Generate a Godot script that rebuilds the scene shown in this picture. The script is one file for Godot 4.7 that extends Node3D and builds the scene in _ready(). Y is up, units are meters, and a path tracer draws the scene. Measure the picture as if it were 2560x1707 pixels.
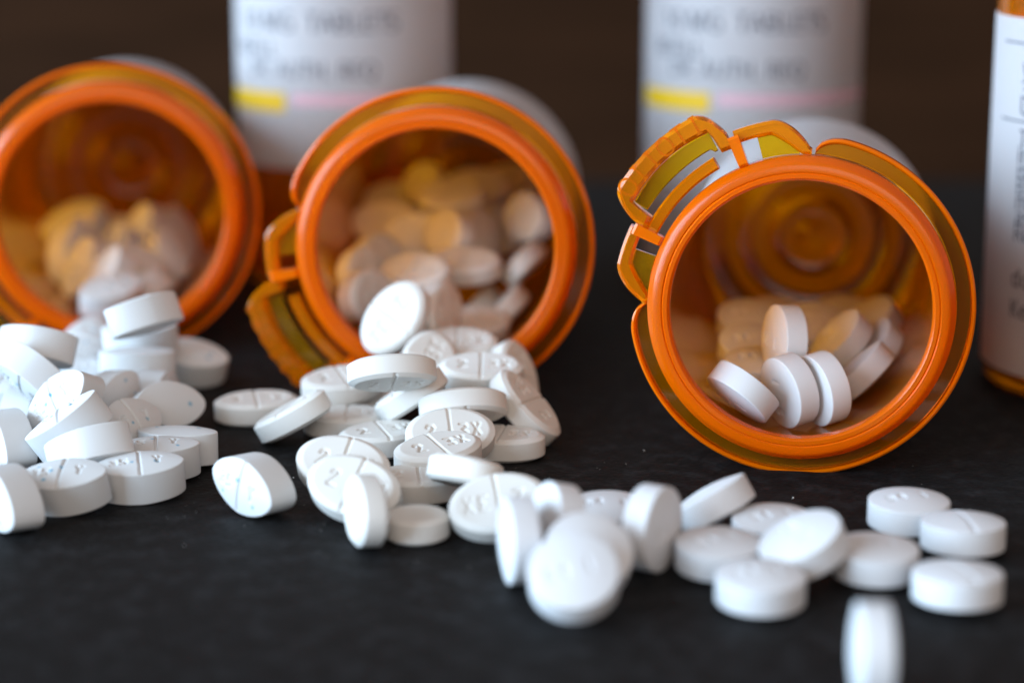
extends Node3D
# Spilled tablets and three tipped amber vials on black paper, upright vials behind. World units are metres; the builders below take millimetres.

const MM := 0.001
var mat := {}
var shape := {}
var taken := {}


func _ready() -> void:
	# ---- camera, light, exposure
	var cam := Camera3D.new()
	cam.name = "camera"
	var lens := CameraAttributesPhysical.new()
	lens.frustum_focal_length = 76.5
	lens.exposure_aperture = 10.8
	lens.frustum_focus_distance = 0.259
	lens.frustum_near = 0.01
	lens.frustum_far = 20.0
	cam.attributes = lens
	cam.position = Vector3(0, 74, 262) * MM
	cam.rotation_degrees = Vector3(-12.9, 0, 0)
	add_child(cam)
	cam.current = true

	var env := Environment.new()
	env.background_mode = Environment.BG_COLOR
	env.background_color = Color(0.565, 0.53, 0.515)
	env.background_energy_multiplier = 1.0
	env.tonemap_mode = Environment.TONE_MAPPER_LINEAR
	env.tonemap_exposure = 1.4
	env.sdfgi_enabled = true
	env.ssao_enabled = true
	env.ssil_enabled = true
	var world := WorldEnvironment.new()
	world.name = "world"
	world.environment = env
	add_child(world)

	window_light("window_light", Vector3(-1.30, 0.42, 0.42), Vector3(0, 0.02, 0.0), Vector2(2.2, 0.9), Color(0.78, 0.90, 1.0), 5.7)
	window_light("room_light", Vector3(0.15, 0.55, 1.2), Vector3(0, 0.02, 0.0), Vector2(1.0, 0.6), Color(1.0, 0.93, 0.87), 0.40)

	make_materials()
	# ---- the setting
	setting()
	# ---- the large things
	shape_vial()
	tipped_vial("right", Vector3(33.96, 20.2, 11.17), 9.0, 1.0, 134.0, "tipped amber vial at right with its child-proof tab at upper left", 240.0)
	tipped_vial("middle", Vector3(-10.37, 21.0, -24.8), 2.8, 1.04, 212.0, "tipped amber vial in the middle with tablets pouring out, tab at lower left", 240.0)
	tipped_vial("left", Vector3(-58.37, 21.3, -50.65), -7.6, 1.055, 212.0, "tipped amber vial cut off by the left frame border", 240.0)
	upright_vial(Vector3(-29.0, 0, -115.0), 1.065, 0)
	upright_vial(Vector3(41.5, 0, -115.0), 1.065, 1)
	upright_vial(Vector3(86.0, 0, -36.0), 1.13, 2)
	# ---- the tablets
	shape_tablets()
	crumbs()
	# almond shaped tablets spilled from the left vial
	tablet("almond_tablet", Vector3(-55.75, 3.46, 31.22), -50, 4, -20, "white almond tablet on edge at lower left frame border, bright face out", "almond shaped tablets spilled from the left vial")
	tablet("almond_tablet", Vector3(-50.76, 2.83, 25.27), -15, 72, 14, "white engraved almond tablet leaning on the one at the lower left border", "almond shaped tablets spilled from the left vial")
	tablet("almond_tablet", Vector3(-42.97, 2.56, 20.55), 0, 79, 12, "front white almond tablet with blue specks, score and marks on top", "almond shaped tablets spilled from the left vial")
	tablet("almond_tablet", Vector3(-42.35, 2.44, 12.51), 0, 86, 8, "almond tablet lying half hidden behind the front blue-specked one", "almond shaped tablets spilled from the left vial")
	tablet("almond_tablet", Vector3(-40.72, 2.44, 6.60), 0, -86, 14, "plain-topped almond tablet at the right front end of left heap", "almond shaped tablets spilled from the left vial")
	tablet("almond_tablet", Vector3(-44.39, 3.71, -6.34), 225, -32, 8, "shaded almond tablet tipped up behind the plain-topped right end one", "almond shaped tablets spilled from the left vial")
	tablet("almond_tablet", Vector3(-51.86, 4.11, -7.71), 235, -8, -38, "almond tablet on edge in mid heap with brown shaded face turned right", "almond shaped tablets spilled from the left vial")
	tablet("almond_tablet", Vector3(-54.75, 7.05, 3.61), -36, 24, 46, "scored almond tablet tilted to the left behind the steep engraved one", "almond shaped tablets spilled from the left vial")
	tablet("almond_tablet", Vector3(-53.07, 5.85, 10.22), -78, 56, 86, "steep almond tablet showing a narrow engraved top with blue speck", "almond shaped tablets spilled from the left vial")
	tablet("almond_tablet", Vector3(-49.39, 4.90, 16.99), -150, 56, 150, "tilted almond tablet showing only its bright curved side, in front of steep one", "almond shaped tablets spilled from the left vial")
	tablet("almond_tablet", Vector3(-61.26, 3.39, 6.80), -58, 2, -20, "almond tablet on edge cut off by left frame border", "almond shaped tablets spilled from the left vial")
	tablet("almond_tablet", Vector3(-62.41, 3.20, -8.13), 85, 0, 0, "almond tablet seen end on like a block at left of the heap", "almond shaped tablets spilled from the left vial")
	tablet("almond_tablet", Vector3(-60.01, 9.01, -2.71), -48, -37, -38, "big almond tablet slanting down to the right on left heap top", "almond shaped tablets spilled from the left vial")
	tablet("almond_tablet", Vector3(-60.98, 11.02, -9.76), -15, -58, -12, "uppermost almond tablet of the heap at the left frame border", "almond shaped tablets spilled from the left vial")
	tablet("almond_tablet", Vector3(-59.82, 4.95, -34.32), 20, 60, 60, "small looking pale almond tablet peeking out before the vial lip", "almond shaped tablets spilled from the left vial")
	tablet("almond_tablet", Vector3(-61.03, 2.53, -40.80), 0, 80, 60, "almond tablet wedged low between the border stack and lip stack", "almond shaped tablets spilled from the left vial")
	tablet("almond_tablet", Vector3(-50.55, 5.41, -23.32), 0, -87, -2, "flat almond tablet with bright side carrying the lip stack", "almond shaped tablets spilled from the left vial")
	tablet("almond_tablet", Vector3(-51.10, 7.64, -29.57), 170, -80, -16, "almond tablet second from top of the stack at the vial lip", "almond shaped tablets spilled from the left vial")
	tablet("almond_tablet", Vector3(-48.13, 13.82, -16.06), -130, 64, -15, "top almond tablet of the stack leaning into the left vial", "almond shaped tablets spilled from the left vial")
	tablet("almond_tablet", Vector3(-44.91, 3.30, -33.43), 210, -62, 25, "shaded tan almond tablet alone beside the left heap, under the vial", "almond shaped tablets spilled from the left vial")
	tablet("almond_tablet", Vector3(-47.30, 3.19, -15.36), 80, 0, 4, "almond tablet standing end on beneath the flat carrying tablet", "almond shaped tablets spilled from the left vial")
	tablet("almond_tablet", Vector3(-56.19, 2.44, -27.92), 0, 80, 20, "almond tablet lying under the heap centre behind the brown-shaded one", "almond shaped tablets spilled from the left vial")
	tablet("almond_tablet", Vector3(-66.71, 3.26, -16.52), -20, 75, 0, "almond tablet at left border above the block-like end-on tablet", "almond shaped tablets spilled from the left vial")
	tablet("almond_tablet", Vector3(-47.87, 3.65, 2.64), 60, 40, 0, "almond tablet peeking out between the curved side and shaded tipped tablets", "almond shaped tablets spilled from the left vial")
	tablet("almond_tablet", Vector3(-29.19, 3.33, 25.73), -42, 3, -13, "lone almond tablet on edge between left and middle heaps", "almond shaped tablets spilled from the left vial")
	# oval tablets spilled from the middle vial
	tablet("oval_tablet", Vector3(-33.57, 1.76, -14.27), -10, 86, 21, "far left oval tablet of the middle heap, lying flat with scored top", "oval tablets spilled from the middle vial")
	tablet("oval_tablet", Vector3(-27.61, 3.65, -2.85), -98, 60, 75, "oval tablet leaning up to the right beside the flat far left one", "oval tablets spilled from the middle vial")
	tablet("oval_tablet", Vector3(-21.17, 1.63, -7.42), 0, 88, 0, "flat scored oval tablet at the left foot of the middle heap", "oval tablets spilled from the middle vial")
	tablet("oval_tablet", Vector3(-14.70, 10.82, 3.32), 10, -60, 0, "oval tablet tipped back under the vial mouth showing its pale underside", "oval tablets spilled from the middle vial")
	tablet("oval_tablet", Vector3(-11.26, 7.11, -14.25), 25, 42, 55, "oval tablet at the vial lip below the big upright scored oval", "oval tablets spilled from the middle vial")
	tablet("oval_tablet", Vector3(-22.22, 4.78, -14.46), 0, 80, 20, "oval tablet lying on another at the back left of middle heap", "oval tablets spilled from the middle vial")
	tablet("oval_tablet", Vector3(-20.09, 1.80, -17.55), 0, 85, 0, "bottom oval tablet at the back left under a second one", "oval tablets spilled from the middle vial")
	tablet("oval_tablet", Vector3(-12.76, 6.21, -3.89), -102, 55, 72, "oval tablet slanting up to the right in middle heap centre", "oval tablets spilled from the middle vial")
	tablet("oval_tablet", Vector3(-3.99, 7.31, -10.60), 0, 76, 0, "wide oval tablet with glossy top high at the back of the heap", "oval tablets spilled from the middle vial")
	tablet("oval_tablet", Vector3(0.23, 4.95, -16.88), 60, 30, 60, "oval tablet tilted behind the heap's right end, under the vial lip", "oval tablets spilled from the middle vial")
	tablet("oval_tablet", Vector3(1.65, 4.59, -3.72), 72, 46, 82, "rightmost oval tablet leaning, its shaded face turned up right", "oval tablets spilled from the middle vial")
	tablet("oval_tablet", Vector3(-6.07, 5.93, 1.02), 10, -57, 2, "oval tablet tipped back with scored underside above the engraved pair", "oval tablets spilled from the middle vial")
	tablet("oval_tablet", Vector3(-1.35, 1.63, 2.58), 0, 88, -10, "flat oval tablet at the heap's right foot below the rightmost leaner", "oval tablets spilled from the middle vial")
	tablet("oval_tablet", Vector3(-7.51, 3.70, 7.22), 5, 52, 3, "engraved oval tablet tilted to the viewer behind the greyish one", "oval tablets spilled from the middle vial")
	tablet("oval_tablet", Vector3(-16.11, 1.77, 1.42), -10, 86, 30, "flat oval tablet half hidden left of the engraved pair", "oval tablets spilled from the middle vial")
	tablet("oval_tablet", Vector3(-8.76, 3.49, 14.32), 0, 80, 28, "greyish engraved tablet lying flat in focus at middle heap centre", "oval tablets spilled from the middle vial")
	tablet("oval_tablet", Vector3(-5.31, 5.20, 27.26), 150, 66, 150, "oval tablet tilted away showing its white side under the greyish one", "oval tablets spilled from the middle vial")
	tablet("oval_tablet", Vector3(-10.80, 1.69, 20.45), 0, 87, 5, "flat oval tablet at the front foot under the tilted white-sided one", "oval tablets spilled from the middle vial")
	tablet("oval_tablet", Vector3(-1.41, 3.43, 34.94), -6, 48, 194, "engraved oval tablet tilted toward the viewer at right front of middle heap", "oval tablets spilled from the middle vial")
	tablet("oval_tablet", Vector3(-19.23, 4.41, 23.07), 0, 50, -15, "rear one of the two overlapping leaning ovals at left front", "oval tablets spilled from the middle vial")
	tablet("oval_tablet", Vector3(-17.57, 3.57, 28.67), -6, 46, -18, "front one of the two overlapping leaning ovals, marked with a 2", "oval tablets spilled from the middle vial")
	tablet("oval_tablet", Vector3(-15.80, 3.85, 37.30), -74, 4, 0, "oval tablet standing on edge against the two leaning ovals", "oval tablets spilled from the middle vial")
	tablet("small_tablet", Vector3(-10.41, 1.43, 34.80), 0, 89, 0, "small plain round tablet lying flat right of the one on edge", "oval tablets spilled from the middle vial")
	# oval tablets scattered before the right vial
	tablet("domed_tablet", Vector3(0.74, 4.52, 49.56), -78, 0, 0, "leftmost domed tablet of right row, standing on edge", "oval tablets scattered before the right vial")
	tablet("domed_tablet", Vector3(4.45, 4.71, 45.43), -70, 14, 0, "tilted domed tablet tucked behind the leftmost one on edge", "oval tablets scattered before the right vial")
	tablet("domed_tablet", Vector3(10.53, 2.08, 34.02), 0, 85, 0, "flat domed tablet behind the big tilted one in the right row", "oval tablets scattered before the right vial")
	tablet("domed_tablet", Vector3(6.07, 3.86, 59.37), -5, 52, 20, "big near domed tablet tilted up to the viewer, nearest of left end", "oval tablets scattered before the right vial")
	tablet("domed_tablet", Vector3(7.58, 3.98, 53.26), 12, 50, 0, "domed tablet peeking out behind the big near tilted one", "oval tablets scattered before the right vial")
	tablet("domed_tablet", Vector3(14.59, 4.53, 45.53), 60, 0, 0, "domed tablet standing upright on edge in the row, face to right", "oval tablets scattered before the right vial")
	tablet("domed_tablet", Vector3(22.09, 3.55, 33.84), -115, 58, 0, "domed tablet slanting up to the right beside the upright one", "oval tablets scattered before the right vial")
	tablet("domed_tablet", Vector3(21.42, 2.05, 46.61), 0, 86, 30, "flat engraved domed tablet in front of the slanting one", "oval tablets scattered before the right vial")
	tablet("domed_tablet", Vector3(28.14, 2.05, 38.41), 0, 86, 20, "flat domed tablet behind the one leaning at row centre", "oval tablets scattered before the right vial")
	tablet("domed_tablet", Vector3(29.88, 3.92, 49.65), -66, 64, 0, "domed tablet leaning with its bright face to the upper left", "oval tablets scattered before the right vial")
	tablet("domed_tablet", Vector3(24.65, 2.03, 57.00), 0, 87, 10, "nearest flat domed tablet at centre front of the right row", "oval tablets scattered before the right vial")
	tablet("domed_tablet", Vector3(37.45, 2.03, 48.41), 0, 87, 0, "flat domed tablet right of the leaning one at row centre", "oval tablets scattered before the right vial")
	tablet("domed_tablet", Vector3(43.85, 2.02, 31.89), 0, 88, 15, "engraved domed tablet lying farthest back at the right end", "oval tablets scattered before the right vial")
	tablet("domed_tablet", Vector3(48.26, 2.04, 39.73), 0, -88, -6, "domed tablet with a straight score line toward viewer, at right end", "oval tablets scattered before the right vial")
	tablet("domed_tablet", Vector3(44.37, 2.03, 56.24), 0, -88, -16, "domed tablet with a slanting score line, at the lower right end", "oval tablets scattered before the right vial")
	tablet("domed_tablet", Vector3(31.78, 4.53, 81.49), 88, 0, 0, "domed tablet on edge at the bottom frame border, nearest of all", "oval tablets scattered before the right vial")
	# tablets still inside the left vial
	tablet("almond_tablet", Vector3(-66.27, 9.23, -70.75), -40, 20, 75, "big pale almond tablet slanting at the left vial mouth", "tablets still inside the left vial")
	tablet("almond_tablet", Vector3(-60.97, 9.71, -61.30), -50, 30, 70, "bright almond tablet upright in the middle of left vial mouth", "tablets still inside the left vial")
	tablet("almond_tablet", Vector3(-69.90, 10.89, -75.91), 60, 10, 60, "almond tablet glowing yellow at the vial's left wall", "tablets still inside the left vial")
	tablet("almond_tablet", Vector3(-70.25, 10.21, -82.79), 55, 20, 80, "yellowish almond tablet in the left vial above the slanting one", "tablets still inside the left vial")
	tablet("almond_tablet", Vector3(-69.20, 11.00, -89.96), 70, 10, 60, "almond tablet with yellow edge high in the left vial heap", "tablets still inside the left vial")
	tablet("almond_tablet", Vector3(-60.20, 11.37, -89.55), -40, 20, 80, "pale almond tablet highest at right of left vial heap", "tablets still inside the left vial")
	tablet("almond_tablet", Vector3(-54.97, 9.86, -78.36), 60, 40, 70, "almond tablet with yellow edge against left vial's right side", "tablets still inside the left vial")
	tablet("almond_tablet", Vector3(-58.35, 8.79, -72.17), 40, 40, -50, "tan almond tablet in shadow right of the bright upright one", "tablets still inside the left vial")
	tablet("almond_tablet", Vector3(-64.13, 8.88, -84.63), -40, 30, 80, "pale tan almond tablet behind the bright upright one in the vial", "tablets still inside the left vial")
	tablet("almond_tablet", Vector3(-55.70, 10.21, -92.89), 60, 30, 80, "orange looking almond tablet by the right wall of left vial", "tablets still inside the left vial")
	tablet("almond_tablet", Vector3(-74.36, 10.57, -100.23), -30, 40, 20, "orange looking almond tablet deep at left of left vial", "tablets still inside the left vial")
	tablet("almond_tablet", Vector3(-74.06, 10.68, -106.91), -20, 50, 20, "deepest orange almond tablet rising at the back of left vial", "tablets still inside the left vial")
	tablet("almond_tablet", Vector3(-66.01, 9.63, -97.07), 20, 50, 0, "brownish almond tablet deep at centre of the left vial", "tablets still inside the left vial")
	tablet("almond_tablet", Vector3(-59.69, 8.30, -54.92), 20, 66, 20, "small looking white almond tablet on the left vial's lip", "tablets still inside the left vial")
	tablet("almond_tablet", Vector3(-55.07, 7.64, -64.82), -105, 50, 0, "almond tablet slanting up to the right at left vial's lip", "tablets still inside the left vial")
	# tablets still inside the middle vial
	tablet("oval_tablet", Vector3(-15.62, 11.85, -22.66), -18, 22, 238, "white scored oval standing in the middle vial mouth, face out", "tablets still inside the middle vial")
	tablet("oval_tablet", Vector3(-10.07, 11.55, -29.34), 68, 6, 0, "white tablet on edge right beside the big scored oval", "tablets still inside the middle vial")
	tablet("oval_tablet", Vector3(-4.96, 6.66, -54.22), -100, 42, 0, "pale tablet slanting up to the right in middle vial mouth", "tablets still inside the middle vial")
	tablet("oval_tablet", Vector3(-0.87, 8.17, -46.58), -98, 45, 0, "pale tablet slanting parallel by the middle vial's lower right wall", "tablets still inside the middle vial")
	tablet("oval_tablet", Vector3(-15.20, 15.55, -63.66), -22, 12, 20, "big yellow oval standing face out in the middle vial", "tablets still inside the middle vial")
	tablet("oval_tablet", Vector3(-9.26, 21.02, -67.49), -20, 68, 0, "topmost pale tablet of the heap in the middle vial", "tablets still inside the middle vial")
	tablet("oval_tablet", Vector3(-9.40, 17.52, -55.63), -60, 20, 0, "pale tablet on edge just right of the big yellow oval", "tablets still inside the middle vial")
	tablet("oval_tablet", Vector3(-4.78, 16.46, -60.84), 70, 25, 0, "pale tablet with bright narrow edge leaning left in the middle vial", "tablets still inside the middle vial")
	tablet("oval_tablet", Vector3(-6.99, 14.30, -47.15), 0, 72, 0, "pale tablet lying flat at centre of middle vial heap", "tablets still inside the middle vial")
	tablet("oval_tablet", Vector3(1.80, 13.60, -52.87), -105, 42, 0, "long pale tablet slanting against the middle vial's right wall", "tablets still inside the middle vial")
	tablet("oval_tablet", Vector3(2.54, 19.27, -59.91), -60, 15, 0, "pinkish tablet at upper right wall of the middle vial", "tablets still inside the middle vial")
	tablet("oval_tablet", Vector3(-1.76, 15.28, -71.30), -30, 20, 0, "tan shaded oval between pinkish and bright-edged tablets in vial", "tablets still inside the middle vial")
	tablet("oval_tablet", Vector3(-19.87, 13.87, -55.17), 62, 20, 0, "tablet with yellow edge left of the big yellow oval", "tablets still inside the middle vial")
	tablet("oval_tablet", Vector3(-21.33, 13.88, -44.87), 62, 15, 0, "bright yellow edged tablet at the left wall of middle vial", "tablets still inside the middle vial")
	tablet("oval_tablet", Vector3(-20.47, 12.44, -35.19), 62, 10, 0, "lowest bright yellow edged tablet left of the white scored oval", "tablets still inside the middle vial")
	tablet("oval_tablet", Vector3(-13.68, 14.07, -41.80), -30, 60, 0, "tablet lying just above the white scored oval in the vial", "tablets still inside the middle vial")
	tablet("oval_tablet", Vector3(-7.35, 8.00, -22.00), 0, 72, 0, "shaded tablet lying at the bottom of the middle vial mouth", "tablets still inside the middle vial")
	tablet("oval_tablet", Vector3(-5.39, 7.69, -37.29), 30, 70, 0, "tablet showing only a small white tip at bottom of the vial mouth", "tablets still inside the middle vial")
	tablet("oval_tablet", Vector3(-19.58, 16.65, -70.12), -20, 40, 0, "orange looking oval deep at the left of middle vial", "tablets still inside the middle vial")
	tablet("oval_tablet", Vector3(-14.12, 20.41, -84.48), -60, 30, 0, "orange looking tablet rising deepest at top of the vial heap", "tablets still inside the middle vial")
	tablet("oval_tablet", Vector3(-5.36, 20.54, -78.67), 0, 50, 0, "orange brown tablet deep behind the topmost pale one", "tablets still inside the middle vial")
	tablet("oval_tablet", Vector3(0.28, 19.86, -87.97), 0, 50, 0, "orange brown tablet deepest at right of the middle vial", "tablets still inside the middle vial")
	tablet("oval_tablet", Vector3(-18.75, 16.88, -88.47), 20, 50, 0, "dark orange tablet deepest at left of the middle vial", "tablets still inside the middle vial")
	# tablets still inside the right vial
	tablet("domed_tablet", Vector3(28.20, 8.71, 4.39), -62, -46, 0, "white domed tablet slanting down to the right inside right vial mouth", "tablets still inside the right vial")
	tablet("domed_tablet", Vector3(34.18, 8.38, 2.38), -64, -10, 90, "white domed tablet standing in the right vial, engraved bright face left", "tablets still inside the right vial")
	tablet("domed_tablet", Vector3(38.28, 8.50, 1.84), -66, -10, 0, "domed tablet standing just right of the engraved bright-faced one", "tablets still inside the right vial")
	tablet("domed_tablet", Vector3(34.36, 12.96, -5.09), -76, 4, 0, "tall cream tablet standing behind the engraved one in right vial", "tablets still inside the right vial")
	tablet("domed_tablet", Vector3(43.16, 10.19, -16.21), -82, 42, 0, "pinkish tablet slanting up to the right in the right vial", "tablets still inside the right vial")
	tablet("domed_tablet", Vector3(44.73, 8.19, -7.68), -104, 44, 0, "tan tablet leaning at lower right inside the right vial", "tablets still inside the right vial")
	tablet("domed_tablet", Vector3(31.87, 8.53, -19.52), 8, 70, 0, "yellow tablet lying flat at left inside the right vial", "tablets still inside the right vial")
	tablet("domed_tablet", Vector3(32.94, 9.17, -32.74), 0, 72, 0, "orange tablet lying flat deep at left in the right vial", "tablets still inside the right vial")
	tablet("domed_tablet", Vector3(47.52, 8.70, -18.06), -80, 42, 0, "tan tablet slanting at the right wall inside the right vial", "tablets still inside the right vial")
	tablet("domed_tablet", Vector3(50.33, 8.03, -36.43), -70, 50, 0, "orange tan tablet deep at right in the right vial", "tablets still inside the right vial")
	tablet("domed_tablet", Vector3(41.31, 9.04, -29.48), 0, 66, 0, "orange tan tablet deep at centre in the right vial", "tablets still inside the right vial")
	tablet("domed_tablet", Vector3(37.93, 6.90, -44.76), 0, 70, 0, "orange tablet deepest at the back of the right vial heap", "tablets still inside the right vial")
	tablet("domed_tablet", Vector3(48.04, 7.10, -45.32), 0, 72, 0, "brown orange tablet deepest at back right of the right vial heap", "tablets still inside the right vial")
	tablet("domed_tablet", Vector3(31.83, 7.98, -10.37), 0, 80, 0, "yellow tablet lying low behind the slanting and standing white ones", "tablets still inside the right vial")
	tablet("domed_tablet", Vector3(39.84, 5.20, -21.32), 0, 82, 0, "shaded tablet lying low behind the two standing white ones", "tablets still inside the right vial")


# ------------------------------------------------------------------ helpers
func numbered(called: String) -> String:
	if not taken.has(called):
		taken[called] = 0
		return called
	taken[called] += 1
	return "%s_%03d" % [called, taken[called]]


func thing(called: String, label: String, category: String, group := "") -> Node3D:
	var o := Node3D.new()
	o.name = numbered(called)
	add_child(o, true)
	tag(o, label, category, group)
	return o


func tag(o: Node3D, label: String, category: String, group := "") -> void:
	o.set_meta("label", label)
	o.set_meta("category", category)
	if group != "":
		o.set_meta("group", group)


func part(called: String, m: Mesh, material: Material, parent: Node3D, label := "") -> MeshInstance3D:
	var o := MeshInstance3D.new()
	var n := 0
	var at := called
	while parent.has_node(at):
		n += 1
		at = "%s_%03d" % [called, n]
	o.name = at
	o.mesh = m
	o.material_override = material
	if label != "":
		o.set_meta("label", label)
	parent.add_child(o, true)
	return o


func structure(called: String, m: Mesh, material: Material) -> MeshInstance3D:
	var o := part(called, m, material, self)
	o.set_meta("kind", "structure")
	return o


func window_light(called: String, at: Vector3, to: Vector3, size: Vector2, color: Color, energy: float) -> void:
	var l := AreaLight3D.new()
	l.name = called
	l.area_size = size
	l.area_normalize_energy = true
	l.light_color = color
	l.light_energy = energy
	l.area_range = 5.0
	l.shadow_enabled = true
	add_child(l)
	l.look_at_from_position(at, to)


# A skin over rows of points (millimetres), each row closed on itself; normals are smoothed where neighbouring faces meet softly.
func skin(rows: Array, wrap := false, caps := true, crease := 40.0, paint = null) -> ArrayMesh:
	var ni := rows.size()
	var nj: int = rows[0].size()
	var qi := ni if wrap else ni - 1
	var volume := 0.0
	var fn := []
	for i in qi:
		var a: PackedVector3Array = rows[i]
		var b: PackedVector3Array = rows[(i + 1) % ni]
		var line := PackedVector3Array()
		line.resize(nj)
		for j in nj:
			var k := (j + 1) % nj
			line[j] = (b[k] - a[j]).cross(b[j] - a[k]).normalized()
			volume += a[j].dot(b[k].cross(b[j])) + a[j].dot(a[k].cross(b[k]))
		fn.append(line)
	if caps and not wrap:
		for e in [0, ni - 1]:
			var r: PackedVector3Array = rows[e]
			for j in range(1, nj - 1):
				volume += (1.0 if e else -1.0) * r[0].dot(r[j].cross(r[j + 1])) * -1.0
	var flip := 1.0 if volume > 0.0 else -1.0
	var soft := cos(deg_to_rad(crease))
	var pos := PackedVector3Array()
	var nor := PackedVector3Array()
	var col := PackedColorArray()
	var idx := PackedInt32Array()
	for i in qi:
		var i1 := (i + 1) % ni
		for j in nj:
			var j1 := (j + 1) % nj
			var n: Vector3 = fn[i][j]
			var at := pos.size()
			for c in 4:
				var ci := i if c < 2 else i1
				var cj := j if c % 2 == 0 else j1
				var s := n
				for di in 2:
					for dj in 2:
						var fi := ci - di
						var fj := (cj - dj + nj) % nj
						if wrap:
							fi = (fi + ni) % ni
						if fi < 0 or fi >= qi or (fi == i and fj == j):
							continue
						var o: Vector3 = fn[fi][fj]
						if o.dot(n) > soft:
							s += o
				pos.append(rows[ci][cj] * MM)
				nor.append(s.normalized() * flip)
				if paint != null:
					col.append(paint.call(rows[ci][cj]))
			if flip < 0:
				idx.append_array([at, at + 1, at + 3, at, at + 3, at + 2])
			else:
				idx.append_array([at, at + 3, at + 1, at, at + 2, at + 3])
	if caps and not wrap:
		for e in [0, ni - 1]:
			var r: PackedVector3Array = rows[e]
			var at := pos.size()
			var n := Vector3.ZERO
			for j in range(1, nj - 1):
				n += (r[j] - r[0]).cross(r[j + 1] - r[0])
			var inner := Vector3.ZERO
			for p in rows[1 if e == 0 else ni - 2]:
				inner += p / nj
			if n.dot(inner - r[0]) > 0:
				n = -n
			n = n.normalized()
			for p in r:
				pos.append(p * MM)
				nor.append(n)
				if paint != null:
					col.append(paint.call(p))
			for j in range(1, nj - 1):
				if (r[j] - r[0]).cross(r[j + 1] - r[0]).dot(n) > 0:
					idx.append_array([at, at + j + 1, at + j])
				else:
					idx.append_array([at, at + j, at + j + 1])
	return commit(pos, nor, idx, col)


func commit(pos: PackedVector3Array, nor: PackedVector3Array, idx: PackedInt32Array, col := PackedColorArray()) -> ArrayMesh:
	var arrays := []
	arrays.resize(Mesh.ARRAY_MAX)
	arrays[Mesh.ARRAY_VERTEX] = pos
	arrays[Mesh.ARRAY_NORMAL] = nor
	if col.size():
		arrays[Mesh.ARRAY_COLOR] = col
	arrays[Mesh.ARRAY_INDEX] = idx
	var m := ArrayMesh.new()
	m.add_surface_from_arrays(Mesh.PRIMITIVE_TRIANGLES, arrays)
	return m


# A closed outline of (depth behind the mouth, radius) turned about the vial's axis, which runs along -Z.
func lathe(outline: Array, n := 128, crease := 40.0) -> ArrayMesh:
	var rows := []
	for k in n:
		var a := TAU * k / n
		var row := PackedVector3Array()
		for p in outline:
			row.append(Vector3(cos(a) * p.y, sin(a) * p.y, -p.x))
		rows.append(row)
	return skin(rows, true, false, crease)


# A piece of plate bent round the vial's axis: at each angle (degrees) a chamfered bar from radius rin to rout and from depth d0 to d1.
func arc_plate(a0: float, a1: float, step: float, rin: Callable, rout: Callable, d0: float, d1: float, bevel := 0.22) -> ArrayMesh:
	var rows := []
	var n := maxi(2, int(ceil(absf(a1 - a0) / step)))
	for k in n + 1:
		var deg := lerpf(a0, a1, float(k) / n)
		var a := deg_to_rad(deg)
		var r0: float = rin.call(deg)
		var r1: float = maxf(rout.call(deg), r0 + 0.12)
		var c := minf(bevel, minf(0.45 * (r1 - r0), 0.45 * (d1 - d0)))
		var row := PackedVector3Array()
		for p in [Vector2(d0, r0 + c), Vector2(d0, r1 - c), Vector2(d0 + c, r1), Vector2(d1 - c, r1), Vector2(d1, r1 - c), Vector2(d1, r0 + c), Vector2(d1 - c, r0), Vector2(d0 + c, r0)]:
			row.append(Vector3(cos(a) * p.y, sin(a) * p.y, -p.x))
		rows.append(row)
	return skin(rows, false, true, 35.0)


func box(size: Vector3) -> BoxMesh:
	var m := BoxMesh.new()
	m.size = size * MM
	return m


# ------------------------------------------------------------------ materials
func plastic(called: String, color: Color, clear: float, rough: float) -> StandardMaterial3D:
	var m := StandardMaterial3D.new()
	m.resource_name = called
	color.a = 1.0 - clear
	m.albedo_color = color
	m.roughness = rough
	m.refraction_enabled = true
	m.refraction_scale = 0.042
	m.metallic_specular = 0.4
	mat[called] = m
	return m


func solid(called: String, color: Color, rough: float) -> StandardMaterial3D:
	var m := StandardMaterial3D.new()
	m.resource_name = called
	m.albedo_color = color
	m.roughness = rough
	mat[called] = m
	return m


func noise(freq: float, seed: int, octaves: int, size: int, ramp: Gradient = null, normal := 0.0) -> NoiseTexture2D:
	var f := FastNoiseLite.new()
	f.seed = seed
	f.frequency = freq
	f.fractal_octaves = octaves
	f.noise_type = FastNoiseLite.TYPE_SIMPLEX_SMOOTH
	var t := NoiseTexture2D.new()
	t.width = size
	t.height = size
	t.seamless = true
	t.noise = f
	if ramp:
		t.color_ramp = ramp
	if normal > 0.0:
		t.as_normal_map = true
		t.bump_strength = normal
	return t


func ramp(stops: Array) -> Gradient:
	var g := Gradient.new()
	var o := PackedFloat32Array()
	var c := PackedColorArray()
	for s in stops:
		o.append(s[0])
		c.append(s[1])
	g.offsets = o
	g.colors = c
	return g


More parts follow.
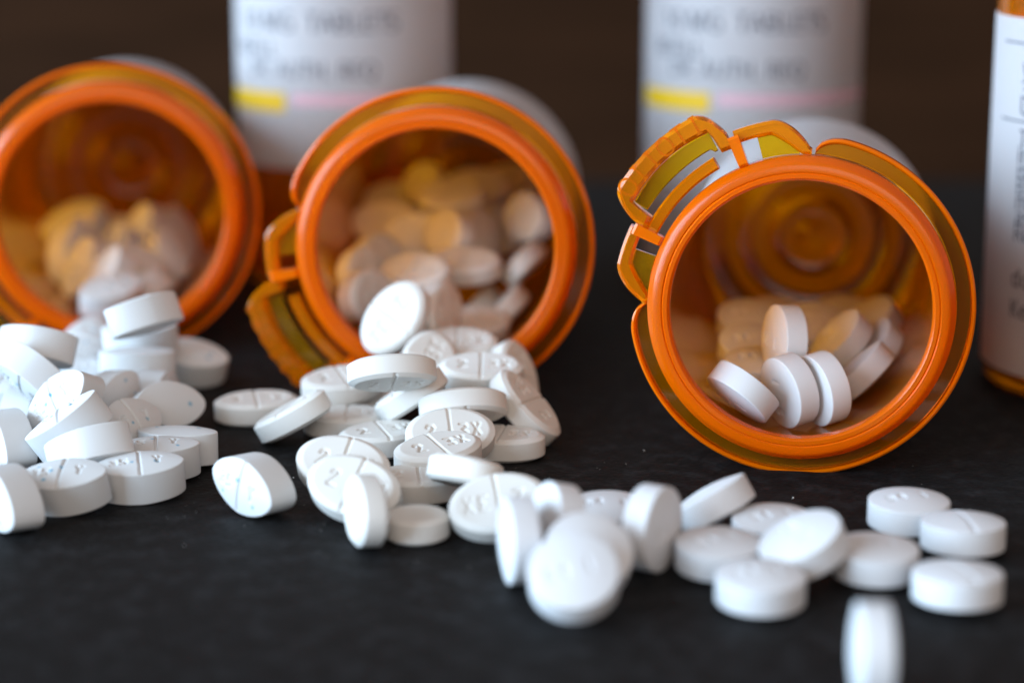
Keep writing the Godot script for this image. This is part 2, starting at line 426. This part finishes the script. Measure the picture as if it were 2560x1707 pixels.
func make_materials() -> void:
	plastic("amber_wall", Color(1.0, 0.61, 0.0), 0.87, 0.14)
	plastic("amber_rim", Color(1.0, 0.48, 0.0), 0.6, 0.2)
	mat.amber_rim.metallic_specular = 0.3
	mat.amber_rim.normal_enabled = true
	mat.amber_rim.normal_texture = noise(0.06, 41, 4, 256, null, 2.0)
	mat.amber_rim.normal_scale = 0.12
	mat.amber_rim.uv1_triplanar = true
	mat.amber_rim.uv1_scale = Vector3(90, 90, 90)
	plastic("amber_flange", Color(1.0, 0.66, 0.0), 0.92, 0.05)
	plastic("amber_edge", Color(1.0, 0.50, 0.005), 0.5, 0.1)
	plastic("amber_tab", Color(1.0, 0.60, 0.0), 0.74, 0.08)
	plastic("amber_film", Color(1.0, 0.79, 0.0), 0.9, 0.04)
	var grit := noise(0.16, 5, 3, 256, null, 1.2)
	for tone in [["almond_tablet", Color(0.80, 0.81, 0.815)], ["oval_tablet", Color(0.825, 0.815, 0.795)], ["domed_tablet", Color(0.805, 0.805, 0.813)], ["small_tablet", Color(0.82, 0.808, 0.785)]]:
		var pill := solid(tone[0], tone[1], 0.55)
		pill.vertex_color_use_as_albedo = true
		pill.normal_enabled = true
		pill.normal_texture = grit
		pill.normal_scale = 0.16
		pill.uv1_triplanar = true
		pill.uv1_scale = Vector3(260, 260, 260)
	var paper := solid("label_paper", Color(0.80, 0.80, 0.81), 0.6)
	paper.backlight_enabled = true
	paper.backlight = Color(1.0, 1.0, 1.0)
	solid("print_ink", Color(0.27, 0.28, 0.33), 0.7)
	solid("yellow_sticker", Color(0.86, 0.70, 0.03), 0.6)
	solid("pink_print", Color(0.82, 0.66, 0.70), 0.6)
	var black := solid("black_paper", Color(1, 1, 1), 0.7)
	black.metallic_specular = 0.24
	black.albedo_texture = noise(0.035, 11, 6, 1024, ramp([[0.2, Color(0.082, 0.077, 0.078)], [0.48, Color(0.097, 0.094, 0.097)], [0.60, Color(0.114, 0.114, 0.119)], [0.72, Color(0.138, 0.140, 0.148)], [0.9, Color(0.175, 0.178, 0.186)]]))
	black.uv1_triplanar = true
	black.uv1_world_triplanar = true
	black.uv1_scale = Vector3(6.5, 6.5, 6.5)
	black.normal_enabled = true
	black.normal_texture = noise(0.3, 23, 4, 512, null, 4.0)
	black.normal_scale = 0.1
	black.detail_enabled = true
	black.detail_albedo = noise(0.35, 31, 2, 512, ramp([[0.0, Color(0.55, 0.54, 0.53)], [0.7, Color(0.93, 0.93, 0.93)], [1.0, Color(1, 1, 1)]]))
	black.detail_blend_mode = BaseMaterial3D.BLEND_MODE_MUL
	black.uv2_triplanar = true
	black.uv2_world_triplanar = true
	black.uv2_scale = Vector3(40, 40, 40)
	var wood := solid("brown_wood", Color(1, 1, 1), 0.85)
	wood.metallic_specular = 0.2
	wood.albedo_texture = noise(0.012, 3, 4, 512, ramp([[0.0, Color(0.135, 0.075, 0.03)], [0.45, Color(0.17, 0.10, 0.05)], [1.0, Color(0.20, 0.12, 0.065)]]))
	wood.uv1_triplanar = true
	wood.uv1_world_triplanar = true
	wood.uv1_scale = Vector3(1.0, 7.0, 1.0)


func setting() -> void:
	var top := structure("tabletop", box(Vector3(1400, 12, 820)), mat.black_paper)
	top.position = Vector3(0, -6, 187) * MM
	var wall := structure("back_wall", box(Vector3(3200, 1100, 30)), mat.brown_wood)
	wall.position = Vector3(0, -330, -700) * MM


# ------------------------------------------------------------------ vials
func shape_vial() -> void:
	shape.rim = lathe([Vector2(0.12, 15.62), Vector2(0.0, 15.75), Vector2(0.0, 16.2), Vector2(0.14, 16.34), Vector2(0.0, 16.48), Vector2(0.0, 17.2), Vector2(0.25, 17.6), Vector2(0.7, 17.75), Vector2(1.0, 18.1), Vector2(1.4, 18.2), Vector2(3.0, 18.2), Vector2(3.0, 15.75), Vector2(2.2, 15.45), Vector2(1.2, 15.4), Vector2(0.7, 15.5), Vector2(0.35, 15.45)], 160)
	var wall := [Vector2(3.02, 16.0), Vector2(3.02, 18.1), Vector2(5.0, 18.1), Vector2(5.6, 17.3), Vector2(67.5, 17.2), Vector2(69.2, 16.9), Vector2(70.0, 16.0), Vector2(70.0, 15.0)]
	for r in [13.6, 13.0, 12.4, 9.6, 9.0, 8.4, 5.4, 4.9, 4.4, 2.0, 1.3]:
		var ridge: float = 0.35 if r in [13.0, 9.0, 4.9] else 0.0
		wall.append(Vector2(69.6 - ridge, r))
	wall.append(Vector2(69.6, 0.0))
	wall.append(Vector2(67.6, 0.0))
	for r in [1.6, 2.2, 5.2, 6.0, 6.8, 10.2, 11.0, 11.8, 14.4]:
		var rib: float = 0.45 if r in [1.6, 6.0, 11.0] else 0.0
		wall.append(Vector2(68.3 - rib, r))
	wall.append_array([Vector2(67.8, 15.6), Vector2(67.0, 16.0), Vector2(30.0, 16.15), Vector2(8.0, 16.2)])
	shape.wall = lathe(wall, 144)
	# collar plate with its raised edge, open over 94 degrees for the tab; angles are counted from the tab's middle
	var outer := func(d: float) -> float:
		var e := minf(d - 46.6, 312.5 - d)
		return 18.6 + (20.55 - 18.6) * sqrt(clampf(1.0 - pow(1.0 - clampf(e / 11.0, 0.0, 1.0), 2.0), 0.0, 1.0))
	shape.collar = arc_plate(46.6, 312.5, 1.6, func(_d): return 18.24, func(d): return outer.call(d) - 0.55, 3.5, 4.6, 0.1)
	shape.collar_edge = arc_plate(46.8, 312.3, 1.6, func(d): return outer.call(d) - 0.53, outer, 2.9, 5.0, 0.2)
	# tab: frame, clear panel, inner bar; a strut at each side and a lobe beyond it
	var tab_out := func(d: float) -> float:
		var x := absf(d)
		return 26.2 - 0.1 * x / 14.0 - (0.0 if x < 13.0 else pow((x - 13.0) / 6.5, 2.0) * 3.4)
	var tab_in := func(d: float) -> float: return 23.55 + 0.25 * cos(deg_to_rad(d * 6.0)) - 2.8 * smoothstep(15.2, 16.0, absf(d))
	shape.tab_frame = arc_plate(-19.5, 19.5, 0.5, tab_in, tab_out, 1.6, 4.4, 0.5)
	shape.tab_panel = arc_plate(-14.9, 14.9, 1.0, func(d): return 21.6 + (0.0 if d > -13.0 else -0.5), func(d): return 23.5 + 0.25 * cos(deg_to_rad(d * 6.0)), 3.0, 3.6, 0.12)
	shape.tab_bar = arc_plate(-12.5, 19.5, 1.0, func(_d): return 19.15, func(_d): return 20.65, 2.2, 4.2, 0.25)
	shape.strut = arc_plate(-1.75, 1.75, 0.5, func(_d): return 18.24, func(_d): return 22.0, 0.9, 2.38, 0.3)
	var lobe_out := func(d: float) -> float: return 22.5 - 3.6 * pow(clampf((d - 34.0) / 12.0, 0.0, 1.0), 1.6)
	var lobe_in := func(d: float) -> float: return 20.9 - 2.66 * clampf((d - 33.0) / 10.0, 0.0, 1.0)
	shape.lobe_frame = arc_plate(21.5, 46.4, 0.8, lobe_in, lobe_out, 2.4, 4.6, 0.35)
	shape.lobe_panel = arc_plate(28.2, 42.0, 0.8, func(_d): return 18.26, func(d): return lobe_in.call(d) - 0.02, 3.2, 3.8, 0.1)
	shape.label = label_shell(17.32, 17.44, 12.0, 65.0, 160.0)


func label_shell(r0: float, r1: float, d0: float, d1: float, sweep: float) -> ArrayMesh:
	return arc_plate(-sweep / 2, sweep / 2, 3.0, func(_d): return r0, func(_d): return r1, d0, d1, 0.02)


func vial_parts(o: Node3D, scale: float) -> void:
	part("rim", shape.rim, mat.amber_rim, o)
	part("body", shape.wall, mat.amber_wall, o)
	var c := part("collar", shape.collar, mat.amber_flange, o)
	part("collar_edge", shape.collar_edge, mat.amber_edge, c)
	var t := part("tab", shape.tab_frame, mat.amber_tab, o)
	part("panel", shape.tab_panel, mat.amber_film, t)
	part("bar", shape.tab_bar, mat.amber_tab, t)
	for s in [-1, 1]:
		var st := part("strut", shape.strut, mat.amber_edge, o)
		st.rotation_degrees.z = s * 21.3
		var l := part("lobe", shape.lobe_frame, mat.amber_tab, o)
		part("panel", shape.lobe_panel, mat.amber_film, l)
		if s < 0:
			l.rotation_degrees = Vector3(180, 0, 0)
			l.position.z = -7.0 * MM
	var k := 0
	for word in ["I", "T", "O", "I", "I", "O"]:
		var a := deg_to_rad(-13.0 + 5.0 * k)
		var letter := part("letter", text_mesh(word, 1.15, 0.08), mat.amber_tab, t)
		letter.position = Vector3(cos(a) * 24.95, sin(a) * 24.95, -1.58) * MM
		letter.rotation.z = a - PI / 2
		k += 1
	o.scale = Vector3.ONE * scale


func text_mesh(text: String, high: float, deep: float) -> TextMesh:
	var t := TextMesh.new()
	var f := SystemFont.new()
	f.font_names = PackedStringArray(["Droid Sans"])
	t.font = f
	t.text = text
	t.font_size = 32
	t.pixel_size = high * MM / 23.0
	t.depth = deep * MM
	return t


func tipped_vial(_where: String, at: Vector3, yaw: float, scale: float, tab: float, label: String, gap: float) -> void:
	var o := thing("tipped_vial", label, "pill vial", "amber vials lying on their sides")
	vial_parts(o, scale)
	var spin := deg_to_rad(tab)
	for c in o.get_children():
		c.transform = Transform3D(Basis(Vector3.BACK, spin), Vector3.ZERO) * c.transform
	var l := part("label", shape.label, mat.label_paper, o)
	l.rotation_degrees.z = gap + 180.0
	o.position = at * MM
	o.rotation_degrees = Vector3(-2.34, -yaw, 0)


# ------------------------------------------------------------------ upright vials
func on_cylinder(text: String, high: float, r: float, deg: float, y: float) -> ArrayMesh:
	var src := text_mesh(text, high, 0.03).get_mesh_arrays()
	var pos: PackedVector3Array = src[Mesh.ARRAY_VERTEX]
	var nor: PackedVector3Array = src[Mesh.ARRAY_NORMAL]
	var low := INF
	for p in pos:
		low = minf(low, p.x)
	for i in pos.size():
		var a := deg_to_rad(deg) + (pos[i].x - low) / (r * MM)
		var rr := r * MM + pos[i].z + 0.00002
		var n := nor[i]
		pos[i] = Vector3(sin(a) * rr, y * MM + pos[i].y, cos(a) * rr)
		nor[i] = Vector3(sin(a) * n.z + cos(a) * n.x, n.y, cos(a) * n.z - sin(a) * n.x)
	return commit(pos, nor, src[Mesh.ARRAY_INDEX])


# a band of print or sticker on the label, from angle a0 to a1 (0 faces the viewer) and height y0 to y1
func band(r: float, a0: float, a1: float, y0: float, y1: float, lift: float, thick := 0.04) -> ArrayMesh:
	var rows := []
	var n := maxi(3, int((a1 - a0) / 4.0))
	for k in n + 1:
		var a := deg_to_rad(lerpf(a0, a1, float(k) / n))
		var row := PackedVector3Array()
		for p in [Vector2(r + lift, y0), Vector2(r + lift + thick, y0), Vector2(r + lift + thick, y1), Vector2(r + lift, y1)]:
			row.append(Vector3(sin(a) * p.x, p.y, cos(a) * p.x))
		rows.append(row)
	return skin(rows, false, true, 30.0)


func upright_vial(at: Vector3, scale: float, which: int) -> void:
	var words: String = ["upright labelled vial behind the middle tipped vial, yellow sticker low at left", "upright labelled vial behind the right tipped vial, yellow sticker low at left", "upright labelled vial cut off by the right frame border"][which]
	var o := thing("upright_vial", words, "pill vial", "amber vials standing upright behind")
	var r := 17.44 * scale
	var b := part("body", shape.wall, mat.amber_wall, o)
	var m := part("rim", shape.rim, mat.amber_rim, o)
	var c := part("collar", shape.collar, mat.amber_flange, o)
	part("collar_edge", shape.collar_edge, mat.amber_edge, c)
	for p in [b, m, c]:
		p.scale = Vector3.ONE * scale
		p.rotation_degrees.x = -90
		p.position.y = 70.0 * scale * MM
	var top := 51.4 if which == 2 else 66.0
	part("label", band(17.34 * scale, -172, 172, 21.0 if which == 0 else 3.2, top, 0.0, 0.1), mat.label_paper, o)
	if which < 2:
		var lines := [["10 MG  TABLETS", 3.0, -58.0, 45.2], ["REFILL", 2.6, -64.0, 40.6], ["DR. AUTH. REQ", 2.6, -52.0, 37.4]]
		for w in lines:
			part("lettering", on_cylinder(w[0], w[1], r, w[2], w[3]), mat.print_ink, o)
		part("sticker", band(r, -80, -28, 30.4, 33.6, 0.02), mat.yellow_sticker, o)
		part("pink_stripe", band(r, -24, 84, 31.6, 33.6, 0.02), mat.pink_print, o)
	else:
		var y := 44.2
		for w in ["VALID 4", "30 LEFT", "USE BY", "", "The drug", "inges is", "is to be", "Blood to", "must not", "as direct", "Refer to", "", "", "do not", "", "Keep"]:
			if w != "":
				part("lettering", on_cylinder(w, 1.8 if y > 38.5 else 1.4, r, -66.0, y), mat.print_ink, o)
			elif y > 35.0:
				part("rule", band(r, -80, 20, y + 0.2, y + 0.4, 0.02), mat.print_ink, o)
			y -= 2.25 if y > 38.5 else 2.1
		part("rule", band(r, -80, 20, 48.0, 48.2, 0.02), mat.print_ink, o)
	o.position = at * MM


# ------------------------------------------------------------------ tablets
const GLYPH := {
	"2": [[-0.5, 0.55, -0.3, 0.9], [-0.3, 0.9, 0.3, 0.9], [0.3, 0.9, 0.5, 0.5], [0.5, 0.5, -0.5, -0.9], [-0.5, -0.9, 0.55, -0.9]],
	"3": [[-0.5, 0.9, 0.4, 0.9], [0.4, 0.9, 0.5, 0.4], [0.5, 0.4, -0.1, 0.05], [-0.1, 0.05, 0.5, -0.35], [0.5, -0.35, 0.4, -0.9], [0.4, -0.9, -0.5, -0.9]],
	"5": [[0.5, 0.9, -0.45, 0.9], [-0.45, 0.9, -0.45, 0.1], [-0.45, 0.1, 0.35, 0.1], [0.35, 0.1, 0.5, -0.4], [0.5, -0.4, 0.3, -0.9], [0.3, -0.9, -0.5, -0.9]],
	"4": [[0.3, -0.9, 0.3, 0.9], [0.3, 0.9, -0.55, -0.3], [-0.55, -0.3, 0.6, -0.3]],
	"X": [[-0.5, 0.9, 0.5, -0.9], [0.5, 0.9, -0.5, -0.9]],
	"Y": [[-0.5, 0.9, 0.0, 0.0], [0.5, 0.9, 0.0, 0.0], [0.0, 0.0, 0.0, -0.9]],
	"1": [[0.0, 0.9, 0.0, -0.9]],
}


# strokes of the marks pressed into a tablet's face: [glyph, x, z, half height]; x runs across the score, z towards the reader
func strokes(marks: Array) -> Array:
	var out := []
	for m in marks:
		for g in GLYPH[m[0]]:
			var k: float = m[3]
			out.append([Vector2(m[1] + g[0] * k * 0.8, m[2] - g[1] * k), Vector2(m[1] + g[2] * k * 0.8, m[2] - g[3] * k)])
	return out


func pressed(p: Vector2, lines: Array, score: bool, bow: float) -> float:
	var d := 0.0
	if score:
		var w := absf(p.x - bow * p.y * p.y)
		d = 0.24 * (1.0 - smoothstep(0.04, 0.27, w))
	for s in lines:
		var q: Vector2 = Geometry2D.get_closest_point_to_segment(p, s[0], s[1])
		var e := q.distance_to(p)
		if e < 0.4:
			d = maxf(d, 0.21 * (1.0 - smoothstep(0.08, 0.24, e)))
	return d


func tablet_mesh(a: float, b: float, power: float, half_wall: float, dome: float, flat: bool, upper: Array, score_up: bool, lower: Array, score_down: bool, specks: Array, n := 132) -> ArrayMesh:
	var rows := []
	var rings := 40
	for side in [1.0, -1.0]:
		var face := []
		for i in rings + 1:
			var s := float(i) / rings
			s = 0.001 + 0.986 * s
			var h := dome * (1.0 - s * s)
			if flat:
				h = dome * clampf((0.985 - s) / 0.13, 0.0, 1.0)
			var row := PackedVector3Array()
			for k in n:
				var t := TAU * k / n
				var r := pow(pow(absf(cos(t)) / a, power) + pow(absf(sin(t)) / b, power), -1.0 / power) * s
				var p := Vector2(cos(t) * r, sin(t) * r)
				var cut := 0.0
				if s < 0.97:
					cut = pressed(p, upper if side > 0 else lower, score_up if side > 0 else score_down, 0.0)
				row.append(Vector3(p.x, side * (half_wall + h - cut), p.y))
			face.append(row)
		# rounded shoulder, then the wall
		for e in [Vector2(0.997, 0.05), Vector2(1.0, 0.16)]:
			var row := PackedVector3Array()
			for k in n:
				var t := TAU * k / n
				var r: float = pow(pow(absf(cos(t)) / a, power) + pow(absf(sin(t)) / b, power), -1.0 / power) * e.x
				row.append(Vector3(cos(t) * r, side * (half_wall - e.y), sin(t) * r))
			face.append(row)
		if side < 0:
			face.reverse()
		rows.append_array(face)
	var paint := func(p: Vector3) -> Color:
		for s in specks:
			var d: float = p.distance_to(s[0])
			if d < s[1]:
				return Color(0.30, 0.62, 0.84).lerp(Color(1, 1, 1), smoothstep(0.55, 1.0, d / s[1]))
		return Color(1, 1, 1)
	return skin(rows, false, false, 62.0, paint)


func shape_tablets() -> void:
	var rng := RandomNumberGenerator.new()
	rng.seed = 8
	var almond := strokes([["3", -2.9, 0.0, 0.62], ["5", -1.75, 0.0, 0.7], ["Y", 2.1, 0.0, 0.8]])
	shape.almond_tablet = []
	for v in 3:
		var specks := []
		for k in 3 + v * 2:
			var x := rng.randf_range(-3.6, 3.0)
			var z := rng.randf_range(-1.4, 1.6)
			specks.append([Vector3(x, 2.25 if k % 2 == 0 else -2.25, z), rng.randf_range(0.28, 0.42)])
		for k in 3:
			var t := rng.randf_range(0, TAU)
			var r := pow(pow(absf(cos(t)) / 5.15, 1.75) + pow(absf(sin(t)) / 3.15, 1.75), -1.0 / 1.75)
			specks.append([Vector3(cos(t) * r, rng.randf_range(-1.2, 1.2), sin(t) * r), rng.randf_range(0.2, 0.34)])
		shape.almond_tablet.append(tablet_mesh(5.15, 3.15, 1.75, 1.9, 0.5, false, almond, true, [], false, specks))
	shape.oval_tablet = [tablet_mesh(5.5, 3.75, 2.0, 1.1, 0.4, true, strokes([["2", -2.4, 0.0, 1.05], ["3", 1.6, 0.0, 0.95], ["X", 3.2, 0.0, 0.95]]), true, [], false, [])]
	shape.domed_tablet = [tablet_mesh(4.5, 4.5, 2.0, 1.35, 0.65, false, strokes([["5", -2.2, 0.1, 0.72], ["4", -1.0, 0.1, 0.72], ["1", 1.6, 0.1, 0.72]]), false, [], true, [])]
	shape.small_tablet = [tablet_mesh(3.6, 3.6, 2.0, 1.05, 0.3, true, [], false, [], false, [], 96)]


# powder and crumbs rubbed off the tablets, on the paper round the heaps
func crumbs() -> void:
	var rng := RandomNumberGenerator.new()
	rng.seed = 21
	var grain := SphereMesh.new()
	grain.radius = 0.5 * MM
	grain.height = 0.8 * MM
	grain.radial_segments = 6
	grain.rings = 3
	var many := MultiMesh.new()
	many.transform_format = MultiMesh.TRANSFORM_3D
	many.mesh = grain
	many.instance_count = 260
	var heaps := [Vector3(-45, 0, 0), Vector3(-8, 0, 5), Vector3(22, 0, 38), Vector3(40, 0, 36), Vector3(-28, 0, 22)]
	for k in many.instance_count:
		var h: Vector3 = heaps[k % heaps.size()]
		var at := h + Vector3(rng.randfn(0, 13), 0, rng.randfn(0, 10))
		var size := rng.randf_range(0.05, 0.12) if k % 16 else rng.randf_range(0.14, 0.26)
		var b := Basis.from_euler(Vector3(rng.randf() * 3, rng.randf() * 3, rng.randf() * 3)).scaled(Vector3(size, size * 0.7, size))
		many.set_instance_transform(k, Transform3D(b, (at + Vector3(0, size * 0.2, 0)) * MM))
	var o := MultiMeshInstance3D.new()
	o.name = "tablet_crumbs"
	o.multimesh = many
	o.material_override = mat.oval_tablet
	tag(o, "fine white tablet dust and crumbs strewn on the black paper", "crumbs")
	o.set_meta("kind", "stuff")
	add_child(o, true)


func tablet(called: String, at: Vector3, azimuth: float, elevation: float, spin: float, label: String, group: String) -> void:
	var n := Vector3(sin(deg_to_rad(azimuth)) * cos(deg_to_rad(elevation)), sin(deg_to_rad(elevation)), cos(deg_to_rad(azimuth)) * cos(deg_to_rad(elevation)))
	var u := Vector3(cos(deg_to_rad(azimuth)), 0, -sin(deg_to_rad(azimuth)))
	var w := n.cross(u)
	var x := u * cos(deg_to_rad(spin)) + w * sin(deg_to_rad(spin))
	var o := MeshInstance3D.new()
	o.name = numbered(called)
	var choices: Array = shape[called]
	o.mesh = choices[get_child_count() % choices.size()]
	o.material_override = mat[called]
	o.transform = Transform3D(Basis(x, n, x.cross(n)), at * MM)
	tag(o, label, "tablet", group)
	add_child(o, true)
